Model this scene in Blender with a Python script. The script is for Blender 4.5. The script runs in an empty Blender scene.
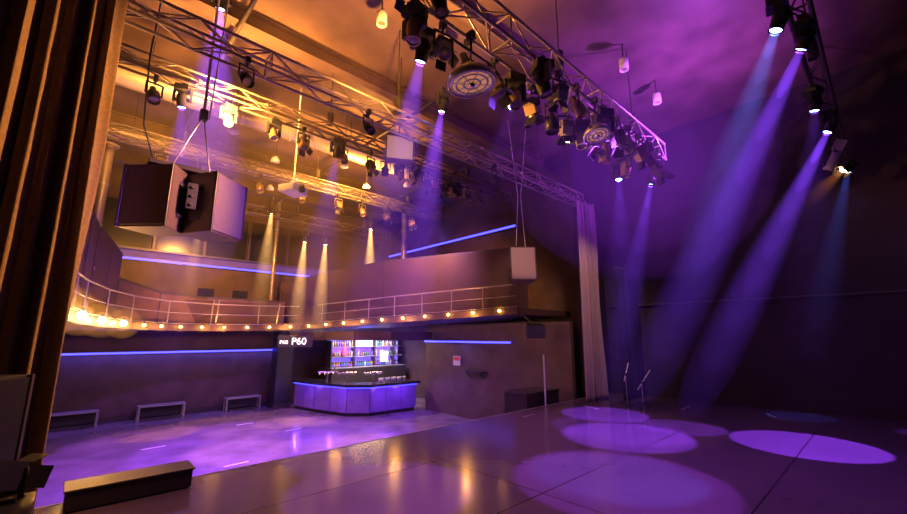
import bpy, math, random
from mathutils import Vector, Matrix, Euler
import mathutils.geometry as mg
random.seed(7)
V=Vector
sc=bpy.context.scene
try:
    sc.view_settings.view_transform='Standard'
    sc.cycles.transparent_max_bounces=64
except Exception: pass

# ---------------------------------------------------------------- materials
def mat(name,col,rough=.6,metal=0.,emit=None,es=0.,noise=0.,nscale=6.,bump=0.,spec=.5,coat=0.):
    m=bpy.data.materials.new(name); m.use_nodes=True
    nt=m.node_tree; b=nt.nodes['Principled BSDF']
    b.inputs['Base Color'].default_value=(*col,1); b.inputs['Roughness'].default_value=rough
    b.inputs['Metallic'].default_value=metal
    b.inputs['Specular IOR Level'].default_value=spec
    b.inputs['Coat Weight'].default_value=coat
    if emit:
        b.inputs['Emission Color'].default_value=(*emit,1); b.inputs['Emission Strength'].default_value=es
    if noise>0 or bump>0:
        tc=nt.nodes.new('ShaderNodeTexCoord'); n=nt.nodes.new('ShaderNodeTexNoise')
        n.inputs['Scale'].default_value=nscale; n.inputs['Detail'].default_value=6
        nt.links.new(tc.outputs['Object'],n.inputs['Vector'])
        if noise>0:
            r=nt.nodes.new('ShaderNodeValToRGB')
            r.color_ramp.elements[0].position=.3; r.color_ramp.elements[1].position=.7
            r.color_ramp.elements[0].color=(*[c*(1-noise) for c in col],1)
            r.color_ramp.elements[1].color=(*[min(1,c*(1+noise)) for c in col],1)
            nt.links.new(n.outputs['Fac'],r.inputs['Fac']); nt.links.new(r.outputs['Color'],b.inputs['Base Color'])
        if bump>0:
            bp=nt.nodes.new('ShaderNodeBump'); bp.inputs['Strength'].default_value=bump; bp.inputs['Distance'].default_value=.02
            nt.links.new(n.outputs['Fac'],bp.inputs['Height']); nt.links.new(bp.outputs['Normal'],b.inputs['Normal'])
    return m

BLACK=mat('black_paint',(.03,.03,.032),.4)
BLACKG=mat('black_gloss',(.02,.02,.02),.2)
DARK=mat('dark_metal',(.08,.07,.065),.4,.4)
ALU=mat('aluminium',(.5,.48,.45),.35,.7)
CHROME=mat('chrome',(.8,.8,.8),.2,.9)
GREY=mat('grey_paint',(.3,.29,.28),.5)
WHITE=mat('white_paint',(.75,.73,.7),.45)
SPK=mat('speaker_grille',(.16,.12,.18),.55,.1,noise=.2,nscale=60,bump=.2)
SPKB=mat('speaker_cabinet',(.13,.09,.07),.5,noise=.15,nscale=20)
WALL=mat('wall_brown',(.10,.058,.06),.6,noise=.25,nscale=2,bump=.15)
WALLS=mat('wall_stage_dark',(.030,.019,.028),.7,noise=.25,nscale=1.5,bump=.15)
CEIL=mat('ceiling_dark',(.125,.08,.06),.45,noise=.35,nscale=1.2)
FASC=mat('fascia_brown',(.09,.047,.042),.45,noise=.15,nscale=3)
DUCT=mat('duct_metal',(.4,.34,.28),.4,.5,noise=.15,nscale=3)
LED=mat('led_blue',(.05,.05,.8),.5,emit=(.05,.045,1.0),es=5)
BULB=mat('bulb_warm',(1,.7,.3),.3,emit=(1,.45,.08),es=30)
BULBL=mat('bulb_warm_large',(1,.7,.3),.3,emit=(1,.6,.2),es=70)
LENSB=mat('lens_blue',(.2,.2,1),.2,emit=(.2,.28,1),es=30)
LENSO=mat('lens_warm',(1,.7,.3),.2,emit=(1,.6,.25),es=40)
LENS=mat('lens_off',(.25,.2,.15),.1,.3)
WOOD=mat('bar_panel',(.22,.13,.40),.3,noise=.15,nscale=4)

def vol_emit(name,col,s):
    m=bpy.data.materials.new(name); m.use_nodes=True; nt=m.node_tree; nt.nodes.clear()
    e=nt.nodes.new('ShaderNodeEmission'); e.inputs[0].default_value=(*col,1); e.inputs[1].default_value=s
    o=nt.nodes.new('ShaderNodeOutputMaterial'); nt.links.new(e.outputs[0],o.inputs['Volume'])
    return m

class MB:
    def __init__(s): s.v=[];s.f=[];s.mi=[];s.sm=[];s.mats=[];s.M=Matrix.Identity(4)
    def idx(s,m):
        if m not in s.mats: s.mats.append(m)
        return s.mats.index(m)
    def add(s,vs,fs,m,sm=False):
        o=len(s.v); s.v+=[s.M@V(p) for p in vs]; i=s.idx(m)
        for f in fs: s.f.append([o+k for k in f]); s.mi.append(i); s.sm.append(sm)
    def box(s,c,d,m,rot=None):
        c=V(c); h=[x/2 for x in d]; R=rot.to_matrix() if isinstance(rot,Euler) else rot
        vs=[]
        for x,y,z in((-1,-1,-1),(1,-1,-1),(1,1,-1),(-1,1,-1),(-1,-1,1),(1,-1,1),(1,1,1),(-1,1,1)):
            p=V((x*h[0],y*h[1],z*h[2]))
            if R: p=R@p
            vs.append(c+p)
        s.add(vs,[(0,3,2,1),(4,5,6,7),(0,1,5,4),(1,2,6,5),(2,3,7,6),(3,0,4,7)],m)
    def bar(s,p0,p1,w,h,m):
        p0=V(p0);p1=V(p1);d=p1-p0;L=d.length;z=d.normalized()
        up=V((0,0,1)) if abs(z.z)<.95 else V((0,1,0))
        x=up.cross(z).normalized();y=z.cross(x)
        R=Matrix((x,y,z)).transposed()
        s.box((p0+p1)/2,(w,h,L),m,R)
    def cyl(s,p0,p1,r0,m,r1=None,seg=12,caps=True,sm=True):
        if r1 is None:r1=r0
        p0=V(p0);p1=V(p1);z=(p1-p0).normalized()
        up=V((0,0,1)) if abs(z.z)<.95 else V((1,0,0))
        x=up.cross(z).normalized();y=z.cross(x)
        vs=[];fs=[]
        for k in range(seg):
            a=2*math.pi*k/seg;d=x*math.cos(a)+y*math.sin(a)
            vs+=[p0+d*r0,p1+d*r1]
        for k in range(seg):
            a=2*k;b=2*((k+1)%seg);fs.append((a,b,b+1,a+1))
        s.add(vs,fs,m,sm)
        if caps:
            s.add([vs[2*k] for k in range(seg)][::-1],[tuple(range(seg))],m)
            s.add([vs[2*k+1] for k in range(seg)],[tuple(range(seg))],m)
    def lathe(s,prof,m,seg=24,sm=True):
        n=len(prof);vs=[];fs=[]
        for k in range(seg):
            a=2*math.pi*k/seg
            for r,z in prof: vs.append(V((r*math.cos(a),r*math.sin(a),z)))
        for k in range(seg):
            for j in range(n-1):
                a=k*n+j;b=((k+1)%seg)*n+j
                fs.append((a,b,b+1,a+1))
        s.add(vs,fs,m,sm)
    def sph(s,c,r,m,seg=10,rings=6,sc3=(1,1,1)):
        prof=[(max(r*math.sin(math.pi*j/rings),1e-4),-r*math.cos(math.pi*j/rings)) for j in range(rings+1)]
        M0=s.M; s.M=M0@Matrix.Translation(V(c))@Matrix.Diagonal((*sc3,1)); s.lathe(prof,m,seg); s.M=M0
    def path(s,pts,r,m,seg=8):
        for a,b in zip(pts[:-1],pts[1:]): s.cyl(a,b,r,m,seg=seg)
    def truss(s,p0,p1,w,h,m,step=.45,r=.024):
        p0=V(p0);p1=V(p1);d=(p1-p0);L=d.length;z=d.normalized()
        x=V((0,0,1)).cross(z).normalized();y=V((0,0,1))
        c=[x*w/2+y*h/2,-x*w/2+y*h/2,-x*w/2-y*h/2,x*w/2-y*h/2]
        for q in c: s.cyl(p0+q,p1+q,r,m,seg=8)
        n=int(L/step)
        for i in range(n):
            a=p0+z*(i*L/n);b=p0+z*((i+1)*L/n)
            for k in range(4):
                q0,q1=c[k],c[(k+1)%4]
                if (i+k)%2: q0,q1=q1,q0
                s.cyl(a+q0,b+q1,r*.5,m,seg=5,caps=False)
        for i in (0,n//3,2*n//3,n):
            a=p0+z*(i*L/n)
            for k in range(4): s.cyl(a+c[k],a+c[(k+1)%4],r*.6,m,seg=5)
    def make(s,name,origin=None,parent=None,bevel=0):
        if origin is None:
            n=len(s.v); origin=V((sum(p.x for p in s.v)/n,sum(p.y for p in s.v)/n,min(p.z for p in s.v)))
        o=V(origin); me=bpy.data.meshes.new(name)
        me.from_pydata([tuple(p-o) for p in s.v],[],s.f)
        for m in s.mats: me.materials.append(m)
        for i,p in enumerate(me.polygons): p.material_index=s.mi[i]; p.use_smooth=s.sm[i]
        me.update()
        ob=bpy.data.objects.new(name,me); ob.location=o; sc.collection.objects.link(ob)
        if parent: attach(ob,parent)
        if bevel:
            b=ob.modifiers.new('bevel','BEVEL'); b.width=bevel; b.segments=2; b.limit_method='ANGLE'
        return ob
def attach(ch,par):
    ch.parent=par; ch.matrix_parent_inverse=Matrix.Translation(-par.location)

def aimM(pos,target):
    d=(V(target)-V(pos)).normalized()
    return Matrix.Translation(V(pos))@d.to_track_quat('-Z','Y').to_matrix().to_4x4()
def light(kind,name,pos,target,energy,col,size=.05,angle=30,blend=.3,parent=None,sx=1,sy=1):
    l=bpy.data.lights.new(name,kind); l.energy=energy; l.color=col
    if kind=='SPOT':
        l.spot_size=math.radians(angle); l.spot_blend=blend; l.shadow_soft_size=size
    elif kind=='POINT': l.shadow_soft_size=size
    elif kind=='AREA': l.shape='RECTANGLE'; l.size=sx; l.size_y=sy
    o=bpy.data.objects.new(name,l); sc.collection.objects.link(o)
    o.matrix_world=aimM(pos,target) if target else Matrix.Translation(V(pos))
    if parent: attach(o,parent)
    return o
# shaft of light painted as nested self-glowing volumes, shorter ones brighter near the lamp
def beam(pos,target,angle,col,k,L=None,r0=.07,parent=None):
    pos=V(pos);target=V(target); A=aimM(pos,target)
    full=(target-pos).length
    if L is None: L=full-.05
    b=MB(); t=math.tan(math.radians(angle/2)); prev=0
    f=lambda d:k/(d+.15)**1.5*(1-d/L)
    for n,(q,wd) in enumerate(((1,1.0),(.84,.97),(.7,.94),(.56,.91),(.43,.88),(.31,.85),(.2,.82),(.1,.8))):
        Li=L*q; s=f(.82*Li)-prev; prev+=s
        e=2.0
        N=14; prof=[(.0005,-Li*1.0)]
        for j in range(N-1,-1,-1):
            d=Li*j/N; prof.append(((r0+d*t)*wd*math.sqrt(max(1e-6,1-(j/N)**e)),-d))
        prof.append((.0005,0.0))
        b.lathe(prof,vol_emit('beam_glow_mat',col,s),24,False)
    me=bpy.data.meshes.new('beam_glow'); me.from_pydata([tuple(p) for p in b.v],[],b.f)
    for m in b.mats: me.materials.append(m)
    for i,p in enumerate(me.polygons): p.material_index=b.mi[i]
    me.update()
    o=bpy.data.objects.new('beam_glow',me); sc.collection.objects.link(o); o.matrix_world=A
    if parent: attach(o,parent)
    return o

PURP=(.28,.06,1.0); VIOL=(.42,.07,1.0); BLUE=(.10,.16,1.0); ORG=(1.0,.40,.07); WARM=(1.,.55,.2); BEAMC=(.22,.05,1.0)

# ---------------------------------------------------------------- room
HZ=-1.1; CZ=7.4
def slab(name,lo,hi,m):
    b=MB(); lo=V(lo);hi=V(hi); b.box((lo+hi)/2,hi-lo,m); return b.make(name,origin=(lo+hi)/2)
mf=mat('hall_floor_vinyl',(.22,.165,.26),.18,noise=.3,nscale=1.2)
slab('floor',(-3,5.0,HZ-.1),(12.0,17.6,HZ),mf)
ms=mat('stage_floor_board',(.15,.115,.14),.25)
nt=ms.node_tree; bs=nt.nodes['Principled BSDF']; tc=nt.nodes.new('ShaderNodeTexCoord')
br=nt.nodes.new('ShaderNodeTexBrick'); br.offset=0
br.inputs['Scale'].default_value=1; br.inputs['Brick Width'].default_value=4.2; br.inputs['Row Height'].default_value=1.6
br.inputs['Mortar Size'].default_value=.009
br.inputs['Color1'].default_value=(.14,.095,.13,1); br.inputs['Color2'].default_value=(.13,.088,.125,1); br.inputs['Mortar'].default_value=(.035,.025,.03,1)
mp=nt.nodes.new('ShaderNodeMapping'); mp.inputs['Location'].default_value=(.4,.5,0)
nt.links.new(tc.outputs['Object'],mp.inputs['Vector']); nt.links.new(mp.outputs['Vector'],br.inputs['Vector'])
ns=nt.nodes.new('ShaderNodeTexNoise'); ns.inputs['Scale'].default_value=1.4; ns.inputs['Detail'].default_value=3; ns.inputs['Roughness'].default_value=.5
nt.links.new(tc.outputs['Object'],ns.inputs['Vector'])
mx=nt.nodes.new('ShaderNodeMixRGB'); mx.blend_type='MULTIPLY'; mx.inputs['Fac'].default_value=.3
nt.links.new(br.outputs['Color'],mx.inputs['Color1']); nt.links.new(ns.outputs['Fac'],mx.inputs['Color2'])
nt.links.new(mx.outputs['Color'],bs.inputs['Base Color'])
rr=nt.nodes.new('ShaderNodeMapRange'); rr.inputs['To Min'].default_value=.14; rr.inputs['To Max'].default_value=.24
nt.links.new(ns.outputs['Fac'],rr.inputs['Value']); nt.links.new(rr.outputs['Result'],bs.inputs['Roughness'])
b=MB(); b.box((4.5,.875,-.06),(14.5,9.7,.12),ms); b.box((4.5,5.70,-.6),(14.5,.06,.96),BLACK)
b.box((4.5,5.765,-.02),(14.5,.03,.04),GREY)
b.make('stage',origin=(0,0,0))
slab('wall_back',(-3,17.4,HZ),(12,17.6,CZ),WALL)
slab('wall_left',(-3,-4,HZ),(-2.8,17.4,CZ),WALL)
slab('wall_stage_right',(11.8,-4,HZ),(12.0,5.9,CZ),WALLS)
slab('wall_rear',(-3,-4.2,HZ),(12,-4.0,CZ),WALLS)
slab('wall_right',(11.8,5.9,HZ),(12.0,17.4,CZ),WALL)
slab('wall_right_lower',(10.1,6.05,HZ),(10.25,12.3,2.0),WALL)
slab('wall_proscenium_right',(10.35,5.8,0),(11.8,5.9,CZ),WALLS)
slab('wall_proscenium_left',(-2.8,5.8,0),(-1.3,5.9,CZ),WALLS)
slab('ceiling',(-3,-4.2,CZ),(12,17.6,CZ+.15),CEIL)
b=MB()
for y in (4.3,7.2,10.2,13.2,16.0):
    b.box((4.5,y,CZ-.03),(14.4,.22,.04),CEIL); b.box((4.5,y,CZ-.17),(14.4,.05,.26),CEIL); b.box((4.5,y,CZ-.31),(14.4,.22,.03),CEIL)
b.make('ceiling_beams')
b=MB()
for x in (1.5,5.5,8.8):
    b.cyl((x,6.2,CZ-.42),(x,17.3,CZ-.42),.04,DARK,seg=8)
b.make('ceiling_pipes')
def duct(name,y,z,r,x0,x1):
    b=MB(); b.cyl((x0,y,z),(x1,y,z),r,DUCT,seg=24)
    x=x0+.5
    while x<x1: b.cyl((x-.03,y,z),(x+.03,y,z),r+.02,ALU,seg=24); x+=1.1
    x=x0+1
    while x<x1:
        b.cyl((x,y,z+r),(x,y,CZ),.012,DARK,seg=6); x+=2.2
    b.make(name)
duct('ventilation_duct',9.3,6.5,.24,-2.7,9.5)
duct('ventilation_duct',11.8,6.3,.20,-2.7,9.0)
b=MB()
for i in range(7):
    x=1.0+i*1.55; b.box((x,17.37,5.4),(1.4,.05,1.6),BLACKG); b.box((x-.76,17.35,5.4),(.08,.08,1.7),DARK)
b.box((5.6,17.34,4.55),(11,.1,.08),DARK); b.make('trim_1')
b=MB(); b.box((4.4,17.33,4.2),(7.8,.04,.06),LED); b.box((4.4,17.37,4.2),(7.8,.05,.12),DARK); b.make('led_strip_light')
b=MB(); b.box((2.2,17.33,1.05),(9.0,.04,.055),LED); b.box((2.2,17.37,1.05),(9.0,.05,.12),DARK); b.make('led_strip_light')
b=MB(); b.box((11.72,13.3,5.68),(.04,8.4,.07),LED); b.box((11.77,13.3,5.68),(.05,8.4,.14),DARK); b.make('led_strip_light')
b=MB(); b.box((10.03,10.2,1.4),(.04,4.2,.055),LED); b.box((10.08,10.2,1.4),(.04,4.2,.12),DARK); b.make('led_strip_light')
b=MB(); b.box((2.2,17.37,HZ+.08),(9.9,.05,.16),DARK); b.make('baseboard_back')
light('AREA','led_glow',(2.2,17.2,1.05),(2.2,17.4,.2),50,(.12,.1,1),sx=9,sy=.05)
light('AREA','led_glow',(9.95,10.2,1.4),(10.1,10.2,.6),18,(.12,.1,1),sx=.05,sy=4)
light('AREA','led_glow',(4.4,17.2,4.25),(4.4,17.4,5.2),50,(.12,.1,1),sx=7.8,sy=.05)
light('AREA','led_glow',(11.6,13.3,5.75),(11.8,13.3,6.6),50,(.12,.1,1),sx=.05,sy=8)

# ---------------------------------------------------------------- balcony
front=[(-.45,6.3,2.05),(-.3,7.5,2.03),(-.15,8.8,2.0),(.15,10.4,1.95),(.55,11.8,1.92),(1.1,13.0,1.9),(2.0,14.0,1.88),(3.2,14.5,1.88),(4.6,14.5,1.9),(6.05,14.5,1.95),(7.5,10.75,2.15),(9.0,7.0,2.33)]
b=MB()
outer=[(11.75,7.0,2.33),(11.75,17.3,2.1),(-2.75,17.3,1.9),(-2.75,6.3,2.05)]
poly=[V(p) for p in front+outer]
top=[p+V((0,0,.05)) for p in poly]; bot=[p-V((0,0,.13)) for p in poly]
n=len(poly)
tris=mg.tessellate_polygon([[V((p.x,p.y,0)) for p in poly]])
b.add(top+bot,[tuple(t) for t in tris]+[tuple(n+k for k in t[::-1]) for t in tris]+[(i,(i+1)%n,n+(i+1)%n,n+i) for i in range(n)],FASC)
balc=b.make('balcony')
def parapet(pts,m,name,th=.06):
    b=MB()
    for (x0,y0,zb0,zt0),(x1,y1,zb1,zt1) in zip(pts[:-1],pts[1:]):
        d=V((x1-x0,y1-y0,0)).normalized(); nrm=V((-d.y,d.x,0))*th
        a=V((x0,y0,0));c=V((x1,y1,0))
        vs=[a+V((0,0,zb0)),c+V((0,0,zb1)),c+V((0,0,zt1)),a+V((0,0,zt0))]
        vs+= [p+nrm for p in vs]
        b.add(vs,[(0,1,2,3),(7,6,5,4),(0,4,5,1),(3,2,6,7),(1,5,6,2),(0,3,7,4)],m)
        b.bar(vs[3]+nrm/2,vs[2]+nrm/2,.05,.12,DARK)
        b.bar(vs[0]+nrm*-.1,vs[3]+nrm*-.1,.03,.03,DARK)
    return b.make(name,parent=balc)
parapet([(-.75,6.3,2.55,4.2),(-.6,7.5,2.5,4.2),(-.45,8.8,2.45,4.2),(-.15,10.4,2.4,4.2),(.05,11.2,2.37,4.12),(.2,11.8,2.35,4.0),(.5,12.5,2.32,3.8),(.75,13.1,2.3,3.6)],FASC,'parapet_side')
parapet([(.75,13.1,2.0,3.0),(1.8,14.3,1.93,2.8),(3.1,14.9,1.93,2.78),(5.6,14.9,1.95,2.78)],mat('fascia_rear',(.13,.07,.055),.5,noise=.2,nscale=3),'parapet_rear')
parapet([(5.55,15.3,1.95,3.5),(6.5,13.4,2.0,3.8),(7.5,11.4,2.1,4.06),(9.5,7.0,2.3,4.15)],mat('fascia_right',(.07,.038,.033),.5,noise=.15,nscale=2),'parapet_long')
b=MB()
for (x2,y2,zz) in [(-.75,6.3,2.6),(-.6,7.5,2.55),(-.45,8.8,2.5),(-.15,10.4,2.45),(.2,11.8,2.4),(.75,13.1,2.35)]:
    b.box((x2-.05,y2,2.3),(.06,.06,.6),DARK)
b.make('parapet_posts',parent=balc)
b=MB(); PF=mat('panel_brown',(.10,.055,.05),.45)
for x,w in ((2.75,1.0),(4.35,1.9)):
    b.box((x,14.72,2.35),(w,.05,.72),PF,Euler((.25,0,0)))
    for sx in(-1,1): b.box((x+sx*w/2,14.70,2.35),(.03,.07,.76),ALU,Euler((.25,0,0)))
b.make('acoustic_panels',parent=balc)
def lerp(a,c,t): return a+(c-a)*t
b=MB(); fp=[V(p) for p in front]
RAIL=mat('rail_steel',(.4,.36,.32),.35,.6)
for h in (.62,.30,-.0):
    b.path([p+V((0,0,h+.08)) for p in fp],.020 if h>.5 else .011,RAIL)
bulbs=[]
for a,c in zip(fp[:-1],fp[1:]):
    L=(c-a).length; k=max(1,round(L/1.0))
    for i in range(k):
        p=lerp(a,c,i/k); b.cyl(p+V((0,0,.05)),p+V((0,0,.70)),.016,RAIL,seg=6)
    if a.x<1.0: k=1
    else: k=max(1,round(L/.85))
    for i in range(k): bulbs.append(lerp(a,c,(i+.5)/k))
rail=b.make('balcony_railing')
b=MB()
def offs(p,d): return p+(V((4,9,p.z))-p).normalized()*d
for i,p in enumerate(bulbs):
    q=offs(p+V((0,0,-.02)),.13)
    big=p.x<1.0
    r=.07 if big else .038
    b.sph(q,r,BULBL if big else BULB,seg=12,rings=8); b.cyl(q+V((0,0,r*.8)),q+V((0,0,r+.06)),.02,BLACK,seg=6)
b.path([offs(p+V((0,0,.06)),.13) for p in bulbs],.008,BLACK,seg=4)
fest=b.make('festoon_lights')
for k,p in enumerate(bulbs):
    if k%3==0 or p.x<1:
        light('POINT','bulb_glow',offs(p,.4)-V((0,0,.1)),None,24,ORG,size=.0,parent=fest)
b=MB(); H1=vol_emit('bulb_halo',(1,.38,.06),.35); H2=vol_emit('bulb_halo_core',(1,.42,.08),1.8)  # glow around the bulbs painted as emissive spheres of air
for p in bulbs:
    q=offs(p+V((0,0,-.02)),.13); f=1.2 if p.x<1 else .55
    b.sph(q,.30*f,H1,14,10); b.sph(q,.15*f,H2,12,8)
ho=b.make('bulb_halos',parent=fest)
b=MB()
b.box((3.9,15.9,2.75),(2.2,.8,.12),DARK,Euler((.12,0,0))); b.box((3.9,16.1,2.35),(2.0,.5,.75),BLACK)
for i in range(12):
    b.box((3.0+i*.16,15.7,2.83),(.05,.35,.05),GREY,Euler((.12,0,0)))
b.box((3.3,16.1,3.05),(.5,.04,.34),BLACKG); b.box((4.4,16.1,3.05),(.5,.04,.34),BLACKG)
b.box((3.3,16.1,2.85),(.06,.06,.15),DARK);b.box((4.4,16.1,2.85),(.06,.06,.15),DARK)
b.make('mixing_desk')
def column(name,x,y,z0,z1,r,m=DUCT):
    b=MB(); b.cyl((x,y,z0),(x,y,z1),r,m,seg=20); b.cyl((x,y,z0),(x,y,z0+.04),r*1.8,m,seg=20); b.cyl((x,y,z1-.04),(x,y,z1),r*1.8,m,seg=20)
    for k in range(1,4): b.cyl((x,y,z0+(z1-z0)*k/4-.03),(x,y,z0+(z1-z0)*k/4+.03),r*1.1,ALU,seg=20)
    b.make(name)
column('column',0.12,11.9,2.1,6.0,.11)
column('column',9.6,13.2,2.2,CZ-.33,.12)
column('column',5.6,16.4,2.05,CZ-.33,.08)
b=MB(); b.box((6.3,16.6,.33),(.6,.6,2.86),BLACK); b.box((6.3,16.6,HZ+.08),(.64,.64,.16),DARK); b.make('pillar')

# ---------------------------------------------------------------- bar
bar=bpy.data.objects.new('bar_counter',None); bar.location=(8,13,HZ); sc.collection.objects.link(bar)
bp=[V((6.6,15.9,0)),V((6.8,14.6,0)),V((7.25,13.05,0)),V((7.85,12.55,0)),V((9.75,12.45,0))]
inner=[V((9.8,13.1,0)),V((8.1,13.2,0)),V((7.8,13.5,0)),V((7.45,14.8,0)),V((7.25,15.9,0))]
def prism(b,pts,z0,z1,m):
    n=len(pts); tr=mg.tessellate_polygon([pts])
    b.add([V((p.x,p.y,z1)) for p in pts]+[V((p.x,p.y,z0)) for p in pts],[tuple(t) for t in tr]+[tuple(n+k for k in t[::-1]) for t in tr]+[(i,(i+1)%n,n+(i+1)%n,n+i) for i in range(n)],m)
b=MB(); prism(b,bp+inner,HZ+.12,-.12,WOOD); b.make('body',parent=bar)
c0=V((8.6,14.4,0))
b=MB(); prism(b,[p+(p-c0).normalized()*-.06 for p in bp]+inner,HZ,HZ+.12,BLACK); b.make('plinth',parent=bar)
b=MB(); prism(b,[p+(p-c0).normalized()*.14 for p in bp[:-1]]+[V((9.85,12.3,0))]+inner,-.12,-.04,BLACKG); b.make('top',parent=bar)
b=MB(); lp=[p+(p-c0).normalized()*.05 for p in bp]
for a,c in zip(lp[:-1],lp[1:]): b.bar(a+V((0,0,-.16)),c+V((0,0,-.16)),.03,.02,LED)
b.make('counter_led',parent=bar)
b=MB(); BAT=mat('panel_joint',(.12,.08,.2),.5)
for a,c in zip(bp[:-1],bp[1:]):
    L=(c-a).length;k=max(1,int(L/.6))
    for i in range(k+1):
        p=lerp(a,c,i/k)+(lerp(a,c,i/k)-c0).normalized()*.002
        b.box((p.x,p.y,-.6),(.012,.012,.94),BAT)
b.make('panel_joints',parent=bar)
for q in (V((6.9,13.3,-.15)),V((8.4,12.2,-.15)),V((6.45,14.9,-.15)),V((9.3,12.2,-.15))):
    light('POINT','counter_glow',q+V((-.18,-.18,-.1)),None,13,(.28,.09,1),size=0,parent=bar)
b=MB()
b.box((9.6,15.9,.3),(3.6,.08,2.8),BLACK); b.box((9.6,15.6,-.35),(3.6,.5,1.3),DARK); b.box((9.6,15.6,.32),(3.6,.5,.03),GREY)
for z in (.75,1.15): b.box((9.6,15.7,z),(3.5,.28,.03),GREY)
for x in (7.85,8.9,9.9,10.9): b.box((x,15.7,.8),(.05,.3,1.2),DARK)
b.box((9.6,15.84,1.45),(3.4,.03,.06),LED); b.box((9.6,15.84,.4),(3.4,.03,.04),LED)
b.box((9.6,15.85,.62),(3.4,.02,.16),mat('shelf_glow_blue',(.2,.2,1),.5,emit=(.2,.1,1),es=1.2))
b.box((9.6,15.85,1.02),(3.4,.02,.2),mat('shelf_glow_violet',(.4,.2,1),.5,emit=(.35,.15,1),es=.9))
b.box((8.4,15.5,1.0),(.14,.08,.34),mat('neon_red',(1,.1,.1),.5,emit=(1,.05,.15),es=1.5))
b.box((10.3,15.45,.72),(.36,.06,.42),mat('screen_white',(1,.9,.8),.5,emit=(1,.8,.55),es=2.2))
b.box((9.3,15.5,1.3),(.8,.06,.3),mat('menu_screen',(.3,.3,1),.5,emit=(.35,.3,1),es=1.3))
b.make('back_bar')
light('AREA','back_bar_light',(9.4,15.0,1.7),(9.4,15.8,.3),130,(.6,.5,1),sx=2.4,sy=.2)
light('AREA','bar_light',(8.6,13.9,1.7),(8.6,13.7,-.1),110,(1,.6,.35),sx=1.6,sy=.3)
b=MB(); cols=[mat('glass_%d'%i,c,.1,spec=.8) for i,c in enumerate([(.6,.3,.05),(.1,.3,.2),(.7,.7,.75),(.3,.15,.5)])]
for zz in (.335,.765,1.165):
    for i in range(30):
        x=7.95+i*.11
        M0=b.M; b.M=Matrix.Translation(V((x,15.68,zz))); h=random.uniform(.22,.3)
        b.lathe([(.001,0),(.035,0),(.035,h*.6),(.013,h*.75),(.013,h),(.001,h)],random.choice(cols),seg=8); b.M=M0
b.make('liquor_bottles')
for x,y in ((7.45,13.5),(8.15,12.87),(7.15,14.4)):
    b=MB(); b.cyl((x,y,-.04),(x,y,.30),.035,CHROME); b.cyl((x-.3,y+.12,.30),(x+.3,y-.12,.30),.035,CHROME)
    for k in (-.22,-.07,.07,.22):
        b.cyl((x+k,y-.4*k,.30),(x+k-.08,y-.4*k-.08,.22),.012,CHROME,seg=6); b.cyl((x+k,y-.4*k,.32),(x+k,y-.4*k,.46),.015,BLACK,r1=.022,seg=8)
    b.make('beer_tap')
b=MB()
for i in range(14):
    x=8.4+i*.09; y=12.85+.02*(i%3)
    M0=b.M; b.M=Matrix.Translation(V((x,y,-.04))); b.lathe([(.001,0),(.028,0),(.036,.15),(.033,.15),(.025,.01),(.001,.01)],cols[2],seg=10); b.M=M0
b.make('beer_glasses')
b=MB()
hp=[V((6.3,15.9,0)),V((6.7,14.3,0)),V((7.2,12.6,0)),V((8.2,11.9,0)),V((10.05,11.9,0))]
for a,c in zip(hp[:-1],hp[1:]): b.bar(a+V((0,0,1.6)),c+V((0,0,1.6)),.1,.3,FASC)
b.make('bar_header_beam')
sg=mat('sign_light',(1,1,1),.5,emit=(1,.93,.85),es=1.6)
def text(body,name,loc,size,yaw,m):
    cu=bpy.data.curves.new(name,'FONT'); cu.body=body; cu.size=size; cu.extrude=.012; cu.align_x='LEFT'
    tmp=bpy.data.objects.new('tmp',cu); sc.collection.objects.link(tmp)
    dg=bpy.context.evaluated_depsgraph_get(); me=bpy.data.meshes.new_from_object(tmp.evaluated_get(dg)); bpy.data.objects.remove(tmp)
    ob=bpy.data.objects.new(name,me); sc.collection.objects.link(ob); me.materials.clear(); me.materials.append(m)
    ob.rotation_euler=(math.radians(90),0,yaw); ob.location=loc; return ob
b=MB(); yaw=math.radians(-30)
so=V((5.35,14.5,0)); dr=V((math.cos(yaw),math.sin(yaw),0))
b.bar(so+V((0,0,1.42))-dr*.05,so+dr*1.1+V((0,0,1.42)),.03,.40,BLACK)
for q in (.15,.95): b.cyl(so+dr*q+V((0,0,1.6)),so+dr*q+V((0,0,1.8)),.01,DARK,seg=6)
sgn=b.make('bar_sign')
nrm=V((math.sin(yaw),-math.cos(yaw),0))
t=text('P60','letters',so+dr*.40+nrm*.035+V((0,0,1.31)),.33,yaw,sg); attach(t,sgn)
t=text('P60','small_logo',so+dr*.02+nrm*.035+V((0,0,1.33)),.18,yaw,sg); attach(t,sgn)

b=MB(); b.box((10.07,10.55,.75),(.03,.35,.32),WHITE); b.box((10.05,10.55,.82),(.02,.28,.12),mat('sign_red',(.8,.08,.05),.5)); b.make('warning_sign')
b=MB(); b.box((9.95,9.6,.45),(.25,.9,.03),DARK); b.bar((10.08,9.3,.25),(9.87,9.3,.43),.03,.03,DARK); b.bar((10.08,9.9,.25),(9.87,9.9,.43),.03,.03,DARK); b.make('wall_shelf')
for x,w in ((.35,1.3),(2.6,1.3),(5.1,1.2)):
    b=MB(); y=17.0; z=HZ
    b.box((x,y,z+.45),(w,.4,.05),GREY)
    for sx in (-1,1):
        b.box((x+sx*(w/2-.03),y-.15,z+.22),(.05,.05,.44),GREY); b.box((x+sx*(w/2-.03),y+.15,z+.22),(.05,.05,.44),GREY)
    b.box((x,y-.15,z+.06),(w,.04,.04),DARK); b.box((x,y+.1,z+.25),(w-.1,.02,.32),BLACK); b.make('bench',bevel=.006)
b=MB()
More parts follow.
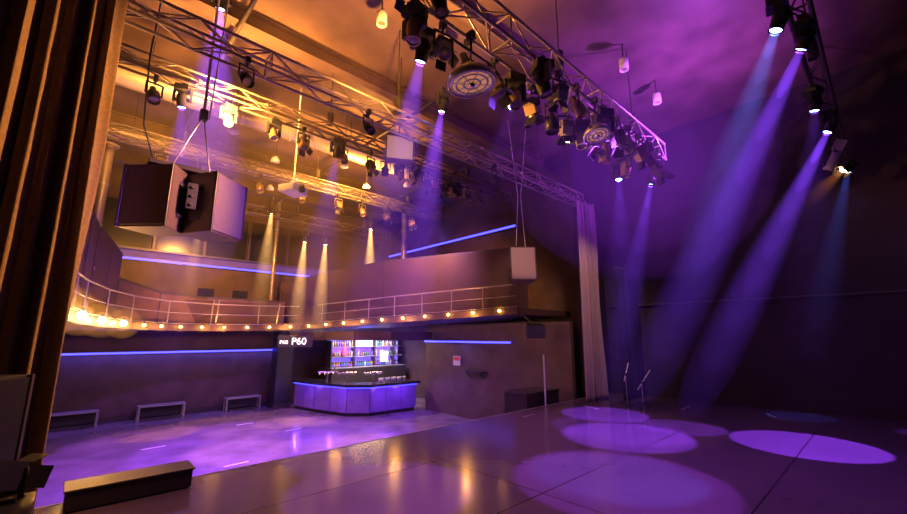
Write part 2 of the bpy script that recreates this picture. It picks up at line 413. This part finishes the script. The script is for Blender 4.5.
for x,y,a in ((1.9,12.8,.1),(3.0,10.0,.1),(5.2,12.4,.1),(5.9,9.6,.3),(2.2,8.1,.1),(7.6,9.0,.1),(4.4,14.2,.1),(1.2,9.6,.1)):
    b.box((x,y,HZ+.004),(.5,.05,.006),WHITE,Euler((0,0,a)))
b.make('floor_tape')
b=MB()
for x,y,a,l in ((8.9,4.9,1.2,.5),(10.4,3.4,0,.5),(7.1,5.3,.05,.4),(10.7,1.9,.5,.4)):
    b.box((x,y,.004),(l,.04,.006),GREY,Euler((0,0,a)))
b.make('stage_tape')

# ---------------------------------------------------------------- curtains
def curtain(name,x0,x1,y,z0,z1,period,amp,m,seed,wob=1.0):
    nx=int((x1-x0)/period*16); nz=40
    xs=[x0+(x1-x0)*i/nx for i in range(nx+1)]
    vs=[];fs=[]
    for j in range(nz+1):
        zt=j/nz; z=z0+(z1-z0)*zt
        for i in range(nx+1):
            u=xs[i]/period*2*math.pi
            # fold phase drifts with height so pleats lean, merge and split like hanging cloth
            w1=wob*(.9*math.sin(zt*2.3+i*.011+seed)+.45*math.sin(zt*5.1+i*.043+seed*2))
            ph=u+1.1*math.sin(u*.23+seed)+w1
            s=math.sin(ph)+.38*math.sin(2.1*ph+1.3+zt*1.7*wob)+.22*math.sin(.47*u+zt*3*wob)
            am=amp*(1.15-.45*zt)*(1+.4*math.sin(u*.31+seed))
            yy=y+am*s*.8; xx=xs[i]+.35*amp*math.sin(2*ph)
            vs.append((xx,yy,z))
    w=nx+1
    for j in range(nz):
        for i in range(nx): fs.append((j*w+i,j*w+i+1,(j+1)*w+i+1,(j+1)*w+i))
    b=MB(); b.add(vs,fs,m,True)
    b.cyl((x0,y,z1),(x1,y,z1),.03,DARK)
    o=b.make(name); s=o.modifiers.new('s','SOLIDIFY'); s.thickness=.006
    return o
velv=mat('velvet_brown',(.20,.135,.11),.85,noise=.2,nscale=30,bump=.25,spec=.2)
velv.node_tree.nodes['Principled BSDF'].inputs['Sheen Weight'].default_value=.3
curtain('stage_curtain',-2.6,0.0,5.38,.02,7.3,.17,.075,velv,3,1.3)
curtain('stage_curtain',9.5,10.3,5.3,.02,5.25,.17,.08,mat('velvet_grey',(.30,.22,.24),.8,spec=.2),9,.6)
curtain('side_drape',10.4,11.6,4.8,.02,3.4,.16,.05,mat('drape_black',(.012,.011,.012),.9),5)

# ---------------------------------------------------------------- trusses
TR=mat('truss_alloy',(.5,.42,.34),.35,.6)
TRD=mat('truss_dark',(.16,.13,.11),.4,.5)
def trussobj(name,p0,p1,w=.3,h=.3,hang=(.15,.5,.85),m=TR):
    b=MB(); b.truss(p0,p1,w,h,m); p0=V(p0);p1=V(p1)
    for t in hang:
        p=lerp(p0,p1,t); b.cyl(p+V((0,0,h/2)),(p.x,p.y,CZ-.02),.012,DARK,seg=6); b.cyl(p+V((0,0,h/2+.02)),p+V((0,0,h/2+.3)),.07,DARK,seg=10)
    return b.make(name)
trussobj('lighting_truss',(-2.5,5.66,5.47),(10.3,5.66,5.47),.28,.28)
trussobj('lighting_truss',(1.2,2.9,5.42),(8.7,2.9,5.42),.36,.36)
trussobj('lighting_truss',(3.2,.2,5.45),(11.6,.2,5.45),.2,.2,m=TRD)
trussobj('lighting_truss',(-2.5,7.7,5.95),(9.6,7.7,5.95),.25,.25,m=TRD)
trussobj('lighting_truss',(0,10.6,5.85),(9.2,10.6,5.85),.25,.25,m=TRD)
trussobj('lighting_truss',(1.5,13.2,5.5),(8.8,13.2,5.5),.25,.25,m=TRD)

# ---------------------------------------------------------------- fixtures
def hangbits(b,p,drop):
    b.box(p,(.06,.09,.09),BLACK); b.cyl(p,p-V((0,0,drop)),.014,DARK,seg=8)
def fixture(kind,p,target,on=None,energy=0,angle=22,lens=None,scale=1.,blend=.25,tint=None,bk=0,bL=None,bcol=None,bang=None):
    p=V(p); b=MB(); s=scale; lensm={'b':LENSB,'o':LENSO}.get(lens,LENS)
    body=tint or BLACK
    drop=.28*s; c=p-V((0,0,drop+.1*s)); A=aimM(c,target)
    hangbits(b,p,drop-.12*s)
    yaw=math.atan2((V(target)-c).y,(V(target)-c).x)
    side=V((-math.sin(yaw),math.cos(yaw),0))
    R=.13*s
    if kind=='moving':
        b.box(p-V((0,0,.12*s)),(.26*s,.26*s,.12*s),BLACK,Euler((0,0,yaw)))
        for k in(-1,1): b.bar(p+side*R*k*1.25-V((0,0,.15*s)),c+side*R*k*1.25-V((0,0,.04*s)),.05*s,.09*s,BLACK)
        b.cyl(c-side*R*1.3,c+side*R*1.3,.04*s,BLACK,seg=10)
        b.M=A; b.lathe([(.001,.17*s),(.07*s,.16*s),(.105*s,.08*s),(.105*s,-.02*s),(.09*s,-.14*s),(.1*s,-.17*s),(.08*s,-.17*s),(.075*s,-.15*s)],body,20)
        b.lathe([(.001,-.165*s),(.076*s,-.155*s)],lensm,20); lz=-.17*s
    else:
        b.cyl(p-V((0,0,.14*s))-side*R*1.1,p-V((0,0,.14*s))+side*R*1.1,.014,DARK,seg=6)
        for k in(-1,1): b.bar(p+side*R*k*1.1-V((0,0,.13*s)),c+side*R*k*1.1,.03*s,.012,DARK)
        b.cyl(c-side*R*1.15,c+side*R*1.15,.02*s,DARK,seg=8)
        b.M=A
        if kind=='par':
            b.lathe([(.001,.2*s),(.05*s,.2*s),(.06*s,.1*s),(.11*s,.03*s),(.11*s,-.2*s),(.103*s,-.2*s),(.103*s,-.02*s)],body,18)
            b.lathe([(.001,-.16*s),(.103*s,-.15*s)],lensm,18); lz=-.2*s
        elif kind=='fresnel':
            b.box((0,0,.0),(.2*s,.2*s,.26*s),body); b.cyl((0,0,-.12*s),(0,0,-.17*s),.095*s,body,seg=18); b.lathe([(.001,-.19*s),(.085*s,-.175*s)],lensm,18)
            for k in range(4):
                M0=b.M; b.M=M0@Matrix.Rotation(k*math.pi/2,4,'Z')@Matrix.Translation(V((.1*s,0,-.17*s)))@Matrix.Rotation(-.55,4,'Y'); b.box((0,0,-.07*s),(.006,.17*s,.14*s),BLACK); b.M=M0
            for k in range(4): b.box((0,.0,.03*s+k*.025*s),(.215*s,.215*s,.008),DARK)
            lz=-.2*s
        elif kind=='profile':
            b.box((0,0,.12*s),(.17*s,.17*s,.2*s),body); b.cyl((0,0,.04*s),(0,0,-.3*s),.075*s,body,seg=16); b.cyl((0,0,-.3*s),(0,0,-.34*s),.09*s,body,seg=16)
            b.lathe([(.001,-.345*s),(.08*s,-.343*s)],lensm,16); lz=-.36*s
    b.M=Matrix.Identity(4)
    nm={'moving':'moving_head_light','par':'par_can_light','fresnel':'fresnel_spotlight','profile':'profile_spotlight'}[kind]
    o=b.make(nm,origin=p)
    lp=A@V((0,0,lz-.03))
    if on: light('SPOT','beam_lamp',lp,target,energy,on,size=.03,angle=angle,blend=blend,parent=o)
    if bk: beam(lp,target,bang or angle,bcol or on,bk,bL,r0=.07*s,parent=o)
    return o
GOLD_LIT=mat('can_gold_lit',(.40,.28,.16),.35,.5)  # gold tint paints amber light onto the fixture bodies
T2=5.22
kinds=['moving','par','fresnel','profile','par','moving','fresnel','par']
i=0; x=1.9
while x<8.5:
    for yy in (2.68,3.12):
        if random.random()<.8:
            k=kinds[(i*3+int(yy*10))%8]
            fixture(k,(x+random.uniform(-.04,.04),yy,T2),(x+random.uniform(-1,2),yy+random.uniform(-2.5,1.5),0),scale=random.uniform(.75,1.0),tint=random.choice([None,GOLD_LIT,GOLD_LIT,DARK,GREY]))
        i+=1
    x+=.44
fixture('moving',(2.6,3.3,5.2),(2.8,5.2,0),PURP,900,16,'b',.8,bk=1.3,bang=22,bL=3.8)
fixture('moving',(7.9,3.4,5.2),(6.9,3.2,0),PURP,3600,24,'b',.8,.12,bk=.5,bang=18,bL=5,bcol=BEAMC)
fixture('par',(8.6,3.0,5.2),(8.4,4.3,0),PURP,3600,20,'b',.8,.12,bk=1.3,bang=14,bL=5,bcol=BEAMC)
fixture('par',(5.6,3.2,5.2),(4.8,2.4,0),VIOL,1700,28,'o',.8,.15)
fixture('moving',(4.2,3.2,5.2),(2.7,3.9,0),VIOL,1300,22,'b',.8,.15,bk=.1)
fixture('moving',(5.25,.35,5.3),(4.9,2.4,0),BLUE,1200,20,'b',.75,.15,bk=1.1,bL=3.0,bang=15,bcol=(.12,.2,1))
fixture('moving',(6.1,.2,5.45),(7.2,3.4,0),PURP,2400,20,'b',.75,.15,bk=3.0,bang=14,bL=5.6,bcol=BEAMC)
fixture('moving',(9.0,.2,5.4),(8.2,2.8,0),PURP,2600,14,'b',.75,.15,bk=3.2,bang=13,bL=5.6,bcol=BEAMC)
fixture('moving',(7.9,.3,5.4),(8.26,1.1,0),PURP,6500,21,'b',.75,.06,bk=.2,bL=4)
fixture('par',(11.2,.1,5.3),(11.0,1.5,0),BLUE,500,14,'b',.75,bk=.4,bL=4)
fixture('fresnel',(10.5,.1,5.1),(7.0,4.5,0),ORG,250,40,'o',.75,bk=.2,bang=26,bL=1.0,bcol=(1,.3,.06))
fixture('par',(11.3,-.9,4.5),(10.6,-.3,0),PURP,500,14,'b',.75,bk=1.6,bL=4,bcol=BEAMC)
for x in (9.9,):
    fixture('profile',(x,.2,5.3),(x+.5,3,0),scale=1.0,tint=GREY)
for x in (1.3,3.2,6.4):
    fixture('par',(x,5.5,5.3),(x+.8,1.5,0),scale=.7)
for x in (-.2,.5,1.6,2.4,3.0,3.9,4.6,5.4,5.8,6.0,6.3,6.6,6.8,7.1,7.4,7.8,8.3):
    fixture(random.choice(['par','fresnel','moving']),(x,7.7,5.78),(x+.5,5,0),scale=.8,tint=random.choice([None,GOLD_LIT,DARK]))
for x in (1.,2.,3.1,4.2,5.3,6.1,7,8):
    fixture(random.choice(['par','fresnel']),(x,10.6,5.68),(x,8,0),scale=.8,tint=GOLD_LIT)
for (x,y,z,tx,ty,k) in ((5.5,13.3,5.3,5.4,13.6,6.),(7.45,12.3,5.9,7.5,12.2,7.5),(6.2,13.2,5.3,6.1,13.3,6.),(4.2,12.9,5.9,4.0,13.0,4.),(2.4,13.2,5.4,2.2,14.5,1.2)):
    fixture('par',(x,y,z),(tx,ty,HZ),ORG,1200,20,'o',.9,.4,bk=k,bL=3.3,bang=15,bcol=(1,.5,.14))
fixture('moving',(.9,7.8,5.9),(1.5,8.9,HZ),PURP,1500,20,'b',.8,bk=.8,bL=5)
fixture('moving',(3.7,7.6,5.8),(4.2,10.5,HZ),PURP,4000,50,'b',.8,bk=.6,bang=26,bL=5)
fixture('moving',(1.8,10.5,5.7),(2.2,11.5,HZ),VIOL,2300,60,'b',.8)
fixture('par',(5.0,7.7,5.8),(5.6,9.6,HZ),ORG,3200,26,'o',.8,.8)
fixture('par',(3.0,7.7,5.8),(3.4,10.9,HZ),ORG,3200,24,'o',.8,.8)
fixture('moving',(1.1,6.7,7.25),(1.35,7.5,3.0),PURP,600,18,'b',.8,bk=2.6,bang=28,bL=4.6)
fixture('moving',(4.6,5.2,6.2),(4.5,6.3,1.0),PURP,500,16,'b',.8,bk=2.4,bang=20,bL=5.0)

def search(p,target,r):
    p=V(p); b=MB(); c=p-V((0,0,.55)); A=aimM(c,target)
    hangbits(b,p,.2)
    b.M=A
    b.lathe([(.001,.14),(r*.5,.13),(r*.92,.03),(r,-.02),(r,-.06),(r*.93,-.06),(r*.9,-.0)],ALU,32)
    b.lathe([(.001,-.0),(r*.9,-.02)],mat('reflector',(.8,.6,.4),.25,.8,emit=(1,.45,.15),es=.3),32)
    for k in (.3,.6,.8): b.lathe([(r*k,-.05),(r*k+.012,-.06),(r*k+.024,-.05)],CHROME,32)
    for k in range(8):
        a=k*math.pi/4; b.bar((0,0,-.05),(r*.93*math.cos(a),r*.93*math.sin(a),-.05),.01,.01,CHROME)
    b.sph((0,0,-.05),.04,CHROME)
    b.M=Matrix.Identity(4)
    b.cyl(p-V((0,0,.2))-V((r*1.05,0,0)),p-V((0,0,.2))+V((r*1.05,0,0)),.015,DARK)
    for k in (-1,1): b.cyl(p-V((-k*r*1.05,0,.2)),c+V((k*r*1.05,0,0)),.012,DARK)
    b.make('searchlight',origin=p)
search((2.85,2.75,4.9),(3.3,2.5,0),.27)
search((5.5,2.65,5.2),(4.9,1.6,0),.2)
for x,y in ((9.1,2.9),(7.4,2.9),(3.2,5.2),(6.6,4.6),(10.0,4.5),(4.4,4.9)):
    b=MB(); b.cyl((x,y,CZ),(x,y,CZ-.35),.015,DARK); b.M=Matrix.Translation(V((x,y,CZ-.35))); b.lathe([(.001,0),(.08,0),(.09,-.04),(.09,-.24),(.08,-.24),(.07,-.2)],WHITE,18); b.lathe([(.001,-.2),(.07,-.2)],LENS,18); b.M=Matrix.Identity(4); b.make('ceiling_downlight')
for x,y in ((2.0,9.0),(3.2,9.9),(4.6,9.0),(5.8,9.9),(6.6,9.0),(3.8,12),(2.3,12.2)):
    b=MB(); b.cyl((x,y,CZ),(x,y,6.0),.01,DARK,seg=6); b.M=Matrix.Translation(V((x,y,6.0))); b.lathe([(.001,.02),(.05,.0),(.1,-.08),(.11,-.14),(.001,-.15)],WHITE,16); b.M=Matrix.Identity(4); b.make('pendant_lamp')

# ---------------------------------------------------------------- hanging speakers
def cabinet(b,c,yaw,w,d,h,tilt=0,trap=.0,front=SPK,sidem=SPKB):
    M0=b.M; b.M=Matrix.Translation(V(c))@Matrix.Rotation(yaw,4,'Z')@Matrix.Rotation(tilt,4,'X')
    wf=w/2; wb=w/2*(1-trap)
    vs=[(-wf,-d/2,-h/2),(wf,-d/2,-h/2),(wb,d/2,-h/2),(-wb,d/2,-h/2),(-wf,-d/2,h/2),(wf,-d/2,h/2),(wb,d/2,h/2),(-wb,d/2,h/2)]
    b.add(vs,[(0,3,2,1),(4,5,6,7),(0,1,5,4),(1,2,6,5),(2,3,7,6),(3,0,4,7)],sidem)
    b.box((0,-d/2-.01,0),(w*.94,.02,h*.94),front)
    for sx in(-1,1):
        b.box((sx*(wf-.012),-d/2-.012,0),(.03,.035,h),DARK)
        for zz in(-h*.25,h*.25):
            b.box((sx*(wf*.5+wb*.5)+sx*.006,0,zz),(.02,.2,.1),BLACK); b.box((sx*(wf*.5+wb*.5)+sx*.02,0,zz),(.02,.14,.03),DARK)
    b.box((0,d/2+.006,0),(wb*1.4,.02,h*.5),BLACK)
    for zz in(-.15,-.05,.05,.15): b.cyl((-.1,d/2,zz*h),(-.1,d/2+.03,zz*h),.025,CHROME,seg=10)
    b.M=M0
b=MB(); cx,cy,cz=.97,6.5,3.40
cabinet(b,(cx+.30,cy-.08,cz),math.radians(40),.66,.52,.85,0,.3)
cabinet(b,(cx-.29,cy+.05,cz),math.radians(-45),.66,.52,.85,0,.3,front=mat('grille_amber_lit',(.18,.12,.085),.5,noise=.2,nscale=60,bump=.2))  # orange light on this box painted into its grille colour
b.box((cx,cy,cz+.465),(1.0,.4,.05),DARK); b.box((cx,cy,cz+.52),(.4,.08,.08),DARK)
b.box((cx,cy-.3,cz+.05),(.12,.06,.36),BLACK)
for k in (-.12,0,.12): b.cyl((cx,cy-.33,cz+.05+k),(cx,cy-.36,cz+.05+k),.022,DARK,seg=10)
for sx in(-.4,.4): b.cyl((cx+sx*.6,cy,cz+.48),(cx+.05,cy-.1,4.75),.012,CHROME,seg=6)
b.cyl((cx+.05,cy-.1,4.7),(cx+.05,cy-.1,CZ),.022,WHITE,seg=6); b.cyl((cx+.12,cy-.1,4.7),(cx+.2,cy-.1,CZ),.012,WHITE,seg=6); b.box((cx+.05,cy-.1,4.75),(.1,.1,.16),DARK)
b.path([(cx-.4,cy,cz+.43),(cx-.6,cy,4.4),(cx-.65,cy,5.4),(cx-.6,cy,CZ)],.012,BLACK,seg=6)
b.make('hanging_speaker_cluster',bevel=.008)
b=MB(); cx,cy,cz=8.4,6.35,3.4
cabinet(b,(cx,cy,cz),math.radians(-42),.66,.5,.88,math.radians(-6),.3,front=mat('speaker_front_light',(.45,.34,.30),.5,noise=.1,nscale=60))
b.box((cx,cy,cz+.47),(.5,.3,.04),DARK)
for sx in(-.2,.2): b.cyl((cx+sx,cy,cz+.47),(cx+sx*.3,cy,5.3),.01,WHITE,seg=6); b.cyl((cx+sx*.3,cy,5.3),(cx+sx*2,cy,CZ),.01,WHITE,seg=6)
b.make('hanging_speaker',bevel=.006)
b=MB(); cx,cy,cz=4.4,6.3,5.3
cabinet(b,(cx,cy,cz),math.radians(-30),.56,.4,.46,math.radians(12),.2,front=mat('speaker_front_cream',(.6,.48,.36),.5))
b.cyl((cx,cy,cz+.22),(cx,cy,CZ),.012,DARK,seg=6); b.make('hanging_speaker',bevel=.005)
b=MB(); cx,cy,cz=9.5,6.8,1.75
cabinet(b,(cx,cy,cz),math.radians(-40),.5,.35,.35,math.radians(15),.2,front=DARK,sidem=BLACK); b.cyl((cx,cy,cz+.15),(cx,7.2,2.2),.02,DARK); b.make('fill_speaker')
b=MB(); px,py,pz=3.25,8.7,4.8
b.box((px,py,pz),(.5,.4,.16),WHITE,Euler((0,0,.5))); b.box((px,py,pz+.1),(.3,.25,.05),WHITE,Euler((0,0,.5)))
d=Matrix.Rotation(.5,3,'Z')@V((0,-1,0)); b.cyl(V((px,py,pz))+d*.18,V((px,py,pz))+d*.27,.07,BLACK,seg=16); b.cyl(V((px,py,pz))+d*.26,V((px,py,pz))+d*.275,.05,LENS,seg=16)
b.cyl((px,py,pz+.1),(px,py,CZ),.02,WHITE); b.cyl((px,py,pz+.12),(px,py,pz+.2),.08,WHITE); b.make('projector',bevel=.01)

# ---------------------------------------------------------------- stage things
b=MB(); b.box((.68,5.56,.10),(1.0,.36,.17),WALLS); b.box((.68,5.56,.19),(1.04,.38,.02),DARK)
b.box((.68,5.56,.01),(.96,.32,.02),BLACK)
b.make('stage_step_block',bevel=.005)
b=MB()
cabinet(b,(-.42,4.2,1.02),math.radians(60),.42,.36,.62,0,.2,front=BLACKG,sidem=BLACK)
b.cyl((-.42,4.2,.05),(-.42,4.2,.72),.025,BLACK)
for k in range(3):
    a=k*2.1; b.cyl((-.42,4.2,.45),(-.42+.4*math.cos(a),4.2+.4*math.sin(a),.02),.015,BLACK,seg=8)
b.make('speaker_on_stand',bevel=.006)
b=MB()
b.box((-.28,3.75,.3),(.5,.45,.6),BLACK)
for sx in(-1,1):
    for sy in(-1,1): b.box((-.28+sx*.25,3.75+sy*.225,.3),(.03,.03,.6),DARK)
b.box((-.28,3.75,.585),(.53,.48,.03),DARK); b.box((-.28,3.51,.35),(.2,.03,.1),CHROME)
b.make('flight_case',bevel=.004)
# clamped lamp bracket: small dark fixture with barn doors on top of the case
b=MB(); c=V((-.20,3.88,.76))
b.box(c-V((0,0,.145)),(.2,.18,.03),BLACK)
for k in(-1,1): b.bar(c+V((.11*k,0,-.14)),c+V((.11*k,0,.02)),.035,.012,DARK)
b.M=aimM(c,(1.2,5.2,.1)); b.box((0,0,.02),(.16,.16,.2),BLACK); b.cyl((0,0,-.08),(0,0,-.12),.075,BLACK,seg=18); b.lathe([(.001,-.125),(.07,-.122)],LENS,18)
for k in range(4):
    M0=b.M; b.M=M0@Matrix.Rotation(k*math.pi/2,4,'Z')@Matrix.Translation(V((.08,0,-.12)))@Matrix.Rotation(-.55,4,'Y'); b.box((0,0,-.05),(.005,.13,.1),BLACK); b.M=M0
b.M=Matrix.Identity(4); b.make('floor_spotlight')
def stand(x,y,h,lean):
    b=MB(); b.cyl((x,y,.0),(x,y,.03),.14,BLACK,seg=18); b.cyl((x,y,.02),(x,y,h),.014,ALU,seg=8)
    b.cyl((x-lean*.3,y,h-.15),(x+lean*.7,y,h+.25),.014,WHITE,seg=8); b.cyl((x,y,h-.03),(x,y,h+.03),.03,BLACK,seg=8); b.make('microphone_stand')
stand(9.9,4.5,.7,.3); stand(10.3,4.3,.5,.8)
b=MB()
b.cyl((8.65,5.95,HZ),(8.65,5.95,1.15),.02,WHITE,seg=8); b.cyl((8.65,5.95,HZ),(8.65,5.95,HZ+.03),.2,DARK); b.make('barrier_pole')
b=MB(); b.box((9.0,6.6,-.45),(1.4,.7,1.3),WALLS); b.box((9.0,6.6,.21),(1.46,.76,.03),DARK); b.make('side_platform')
b=MB(); b.cyl((11.72,-3.8,2.45),(11.72,5.6,2.45),.03,DARK)
for y in range(-3,6,2): b.cyl((11.8,y,2.45),(11.72,y,2.45),.02,DARK)
b.make('wall_rail')

# ---------------------------------------------------------------- added fill lamps for the room, no fixtures of their own
light('SPOT','fill_orange',(1.5,7.3,5.3),(2.5,10,8.5),2600,ORG,size=.1,angle=150,blend=1)
light('SPOT','fill_orange',(5.5,9.3,5.2),(5.5,11,8.5),2200,ORG,size=.1,angle=150,blend=1)
light('SPOT','fill_orange',(3.3,4.3,4.9),(3.3,5.2,8.5),1500,ORG,size=.1,angle=120,blend=1)
light('SPOT','fill_orange',(3.0,12.6,5.2),(3.0,16.5,3),1700,ORG,size=.1,angle=120,blend=1)
light('SPOT','fill_orange',(7.0,9.2,5.4),(9.5,11,2.8),1100,ORG,size=.1,angle=110,blend=1)
light('SPOT','curtain_fill_light',(2.8,4.3,4.4),(-.8,5.4,3.0),1300,ORG,size=.06,angle=90,blend=.8)  # added spots that brighten the curtains, truss and speakers
light('SPOT','truss_fill_light',(2.5,5.3,4.4),(4.4,2.9,5.4),800,ORG,size=.06,angle=80,blend=.8)
light('SPOT','speaker_fill_light',(3.6,4.6,4.7),(4.4,6.2,5.3),70,(1,.6,.3),size=.06,angle=40,blend=.8)
light('SPOT','speaker_fill_light',(4.5,3.4,4.8),(8.4,6.3,3.6),450,(1,.5,.3),size=.06,angle=20,blend=.8)
light('SPOT','curtain_fill_light',(7.5,3.6,4.6),(9.9,5.3,2.5),350,(1,.5,.4),size=.06,angle=60,blend=.8)
light('SPOT','fill_violet',(6.0,3.0,4.9),(6.5,2.5,0),900,VIOL,size=.1,angle=140,blend=1)
light('SPOT','fill_warm',(2.0,4.6,5.0),(2.8,4.2,0),400,(1,.45,.35),size=.1,angle=100,blend=1)
light('SPOT','fill_violet',(8.5,1.5,5.0),(9,4,9),1400,VIOL,size=.1,angle=160,blend=1)
light('SPOT','fill_violet',(4.5,2.0,4.6),(1.4,6.4,3.2),1400,PURP,size=.1,angle=40,blend=.8)
light('SPOT','fill_violet',(4.0,9.0,5.0),(4,11,HZ),1700,PURP,size=.1,angle=140,blend=1)
light('SPOT','fill_violet',(5.5,8.4,5.0),(8.5,11,3),600,VIOL,size=.1,angle=90,blend=1)

# lit haze painted as self-glowing ellipsoids; the rig does not light them
def haze(name,c,s,col,k,rot=0):
    b=MB(); m=vol_emit(name,col,k); b.sph((0,0,0),1,m,seg=28,rings=18)
    me=bpy.data.meshes.new(name); me.from_pydata([tuple(p) for p in b.v],[],b.f); me.materials.append(m); me.update()
    o=bpy.data.objects.new(name,me); sc.collection.objects.link(o); o.location=c; o.scale=s; o.rotation_euler=(0,0,rot)
for q in (1,.75,.5):
    haze('haze_glow',(7.4+.5*(1-q),2.9,4.8),(3.2*q,2.2*q,2.2*q),(.33,.045,.85),.017)
for q in (1,.6):
    haze('haze_glow',(2.6,9.2,5.5),(3.8*q,2.8*q,1.6*q),(1,.33,.05),.024)
    haze('haze_glow',(6.3,12.4,4.1),(2.6*q,2.2*q,1.5*q),(1,.3,.10),.024)

w=bpy.data.worlds.new('w'); sc.world=w; w.use_nodes=True; w.node_tree.nodes['Background'].inputs[0].default_value=(.02,.01,.04,1); w.node_tree.nodes['Background'].inputs[1].default_value=.3
cam=bpy.data.cameras.new('camera'); co=bpy.data.objects.new('camera',cam); sc.collection.objects.link(co); sc.camera=co
cam.sensor_width=36; cam.lens=36*403/907; cam.clip_start=.05
co.location=(0,0,1.6)
th=math.atan(79/403); yw=math.radians(46.8)
co.rotation_euler=(math.pi/2+th,0,yw-math.pi/2)
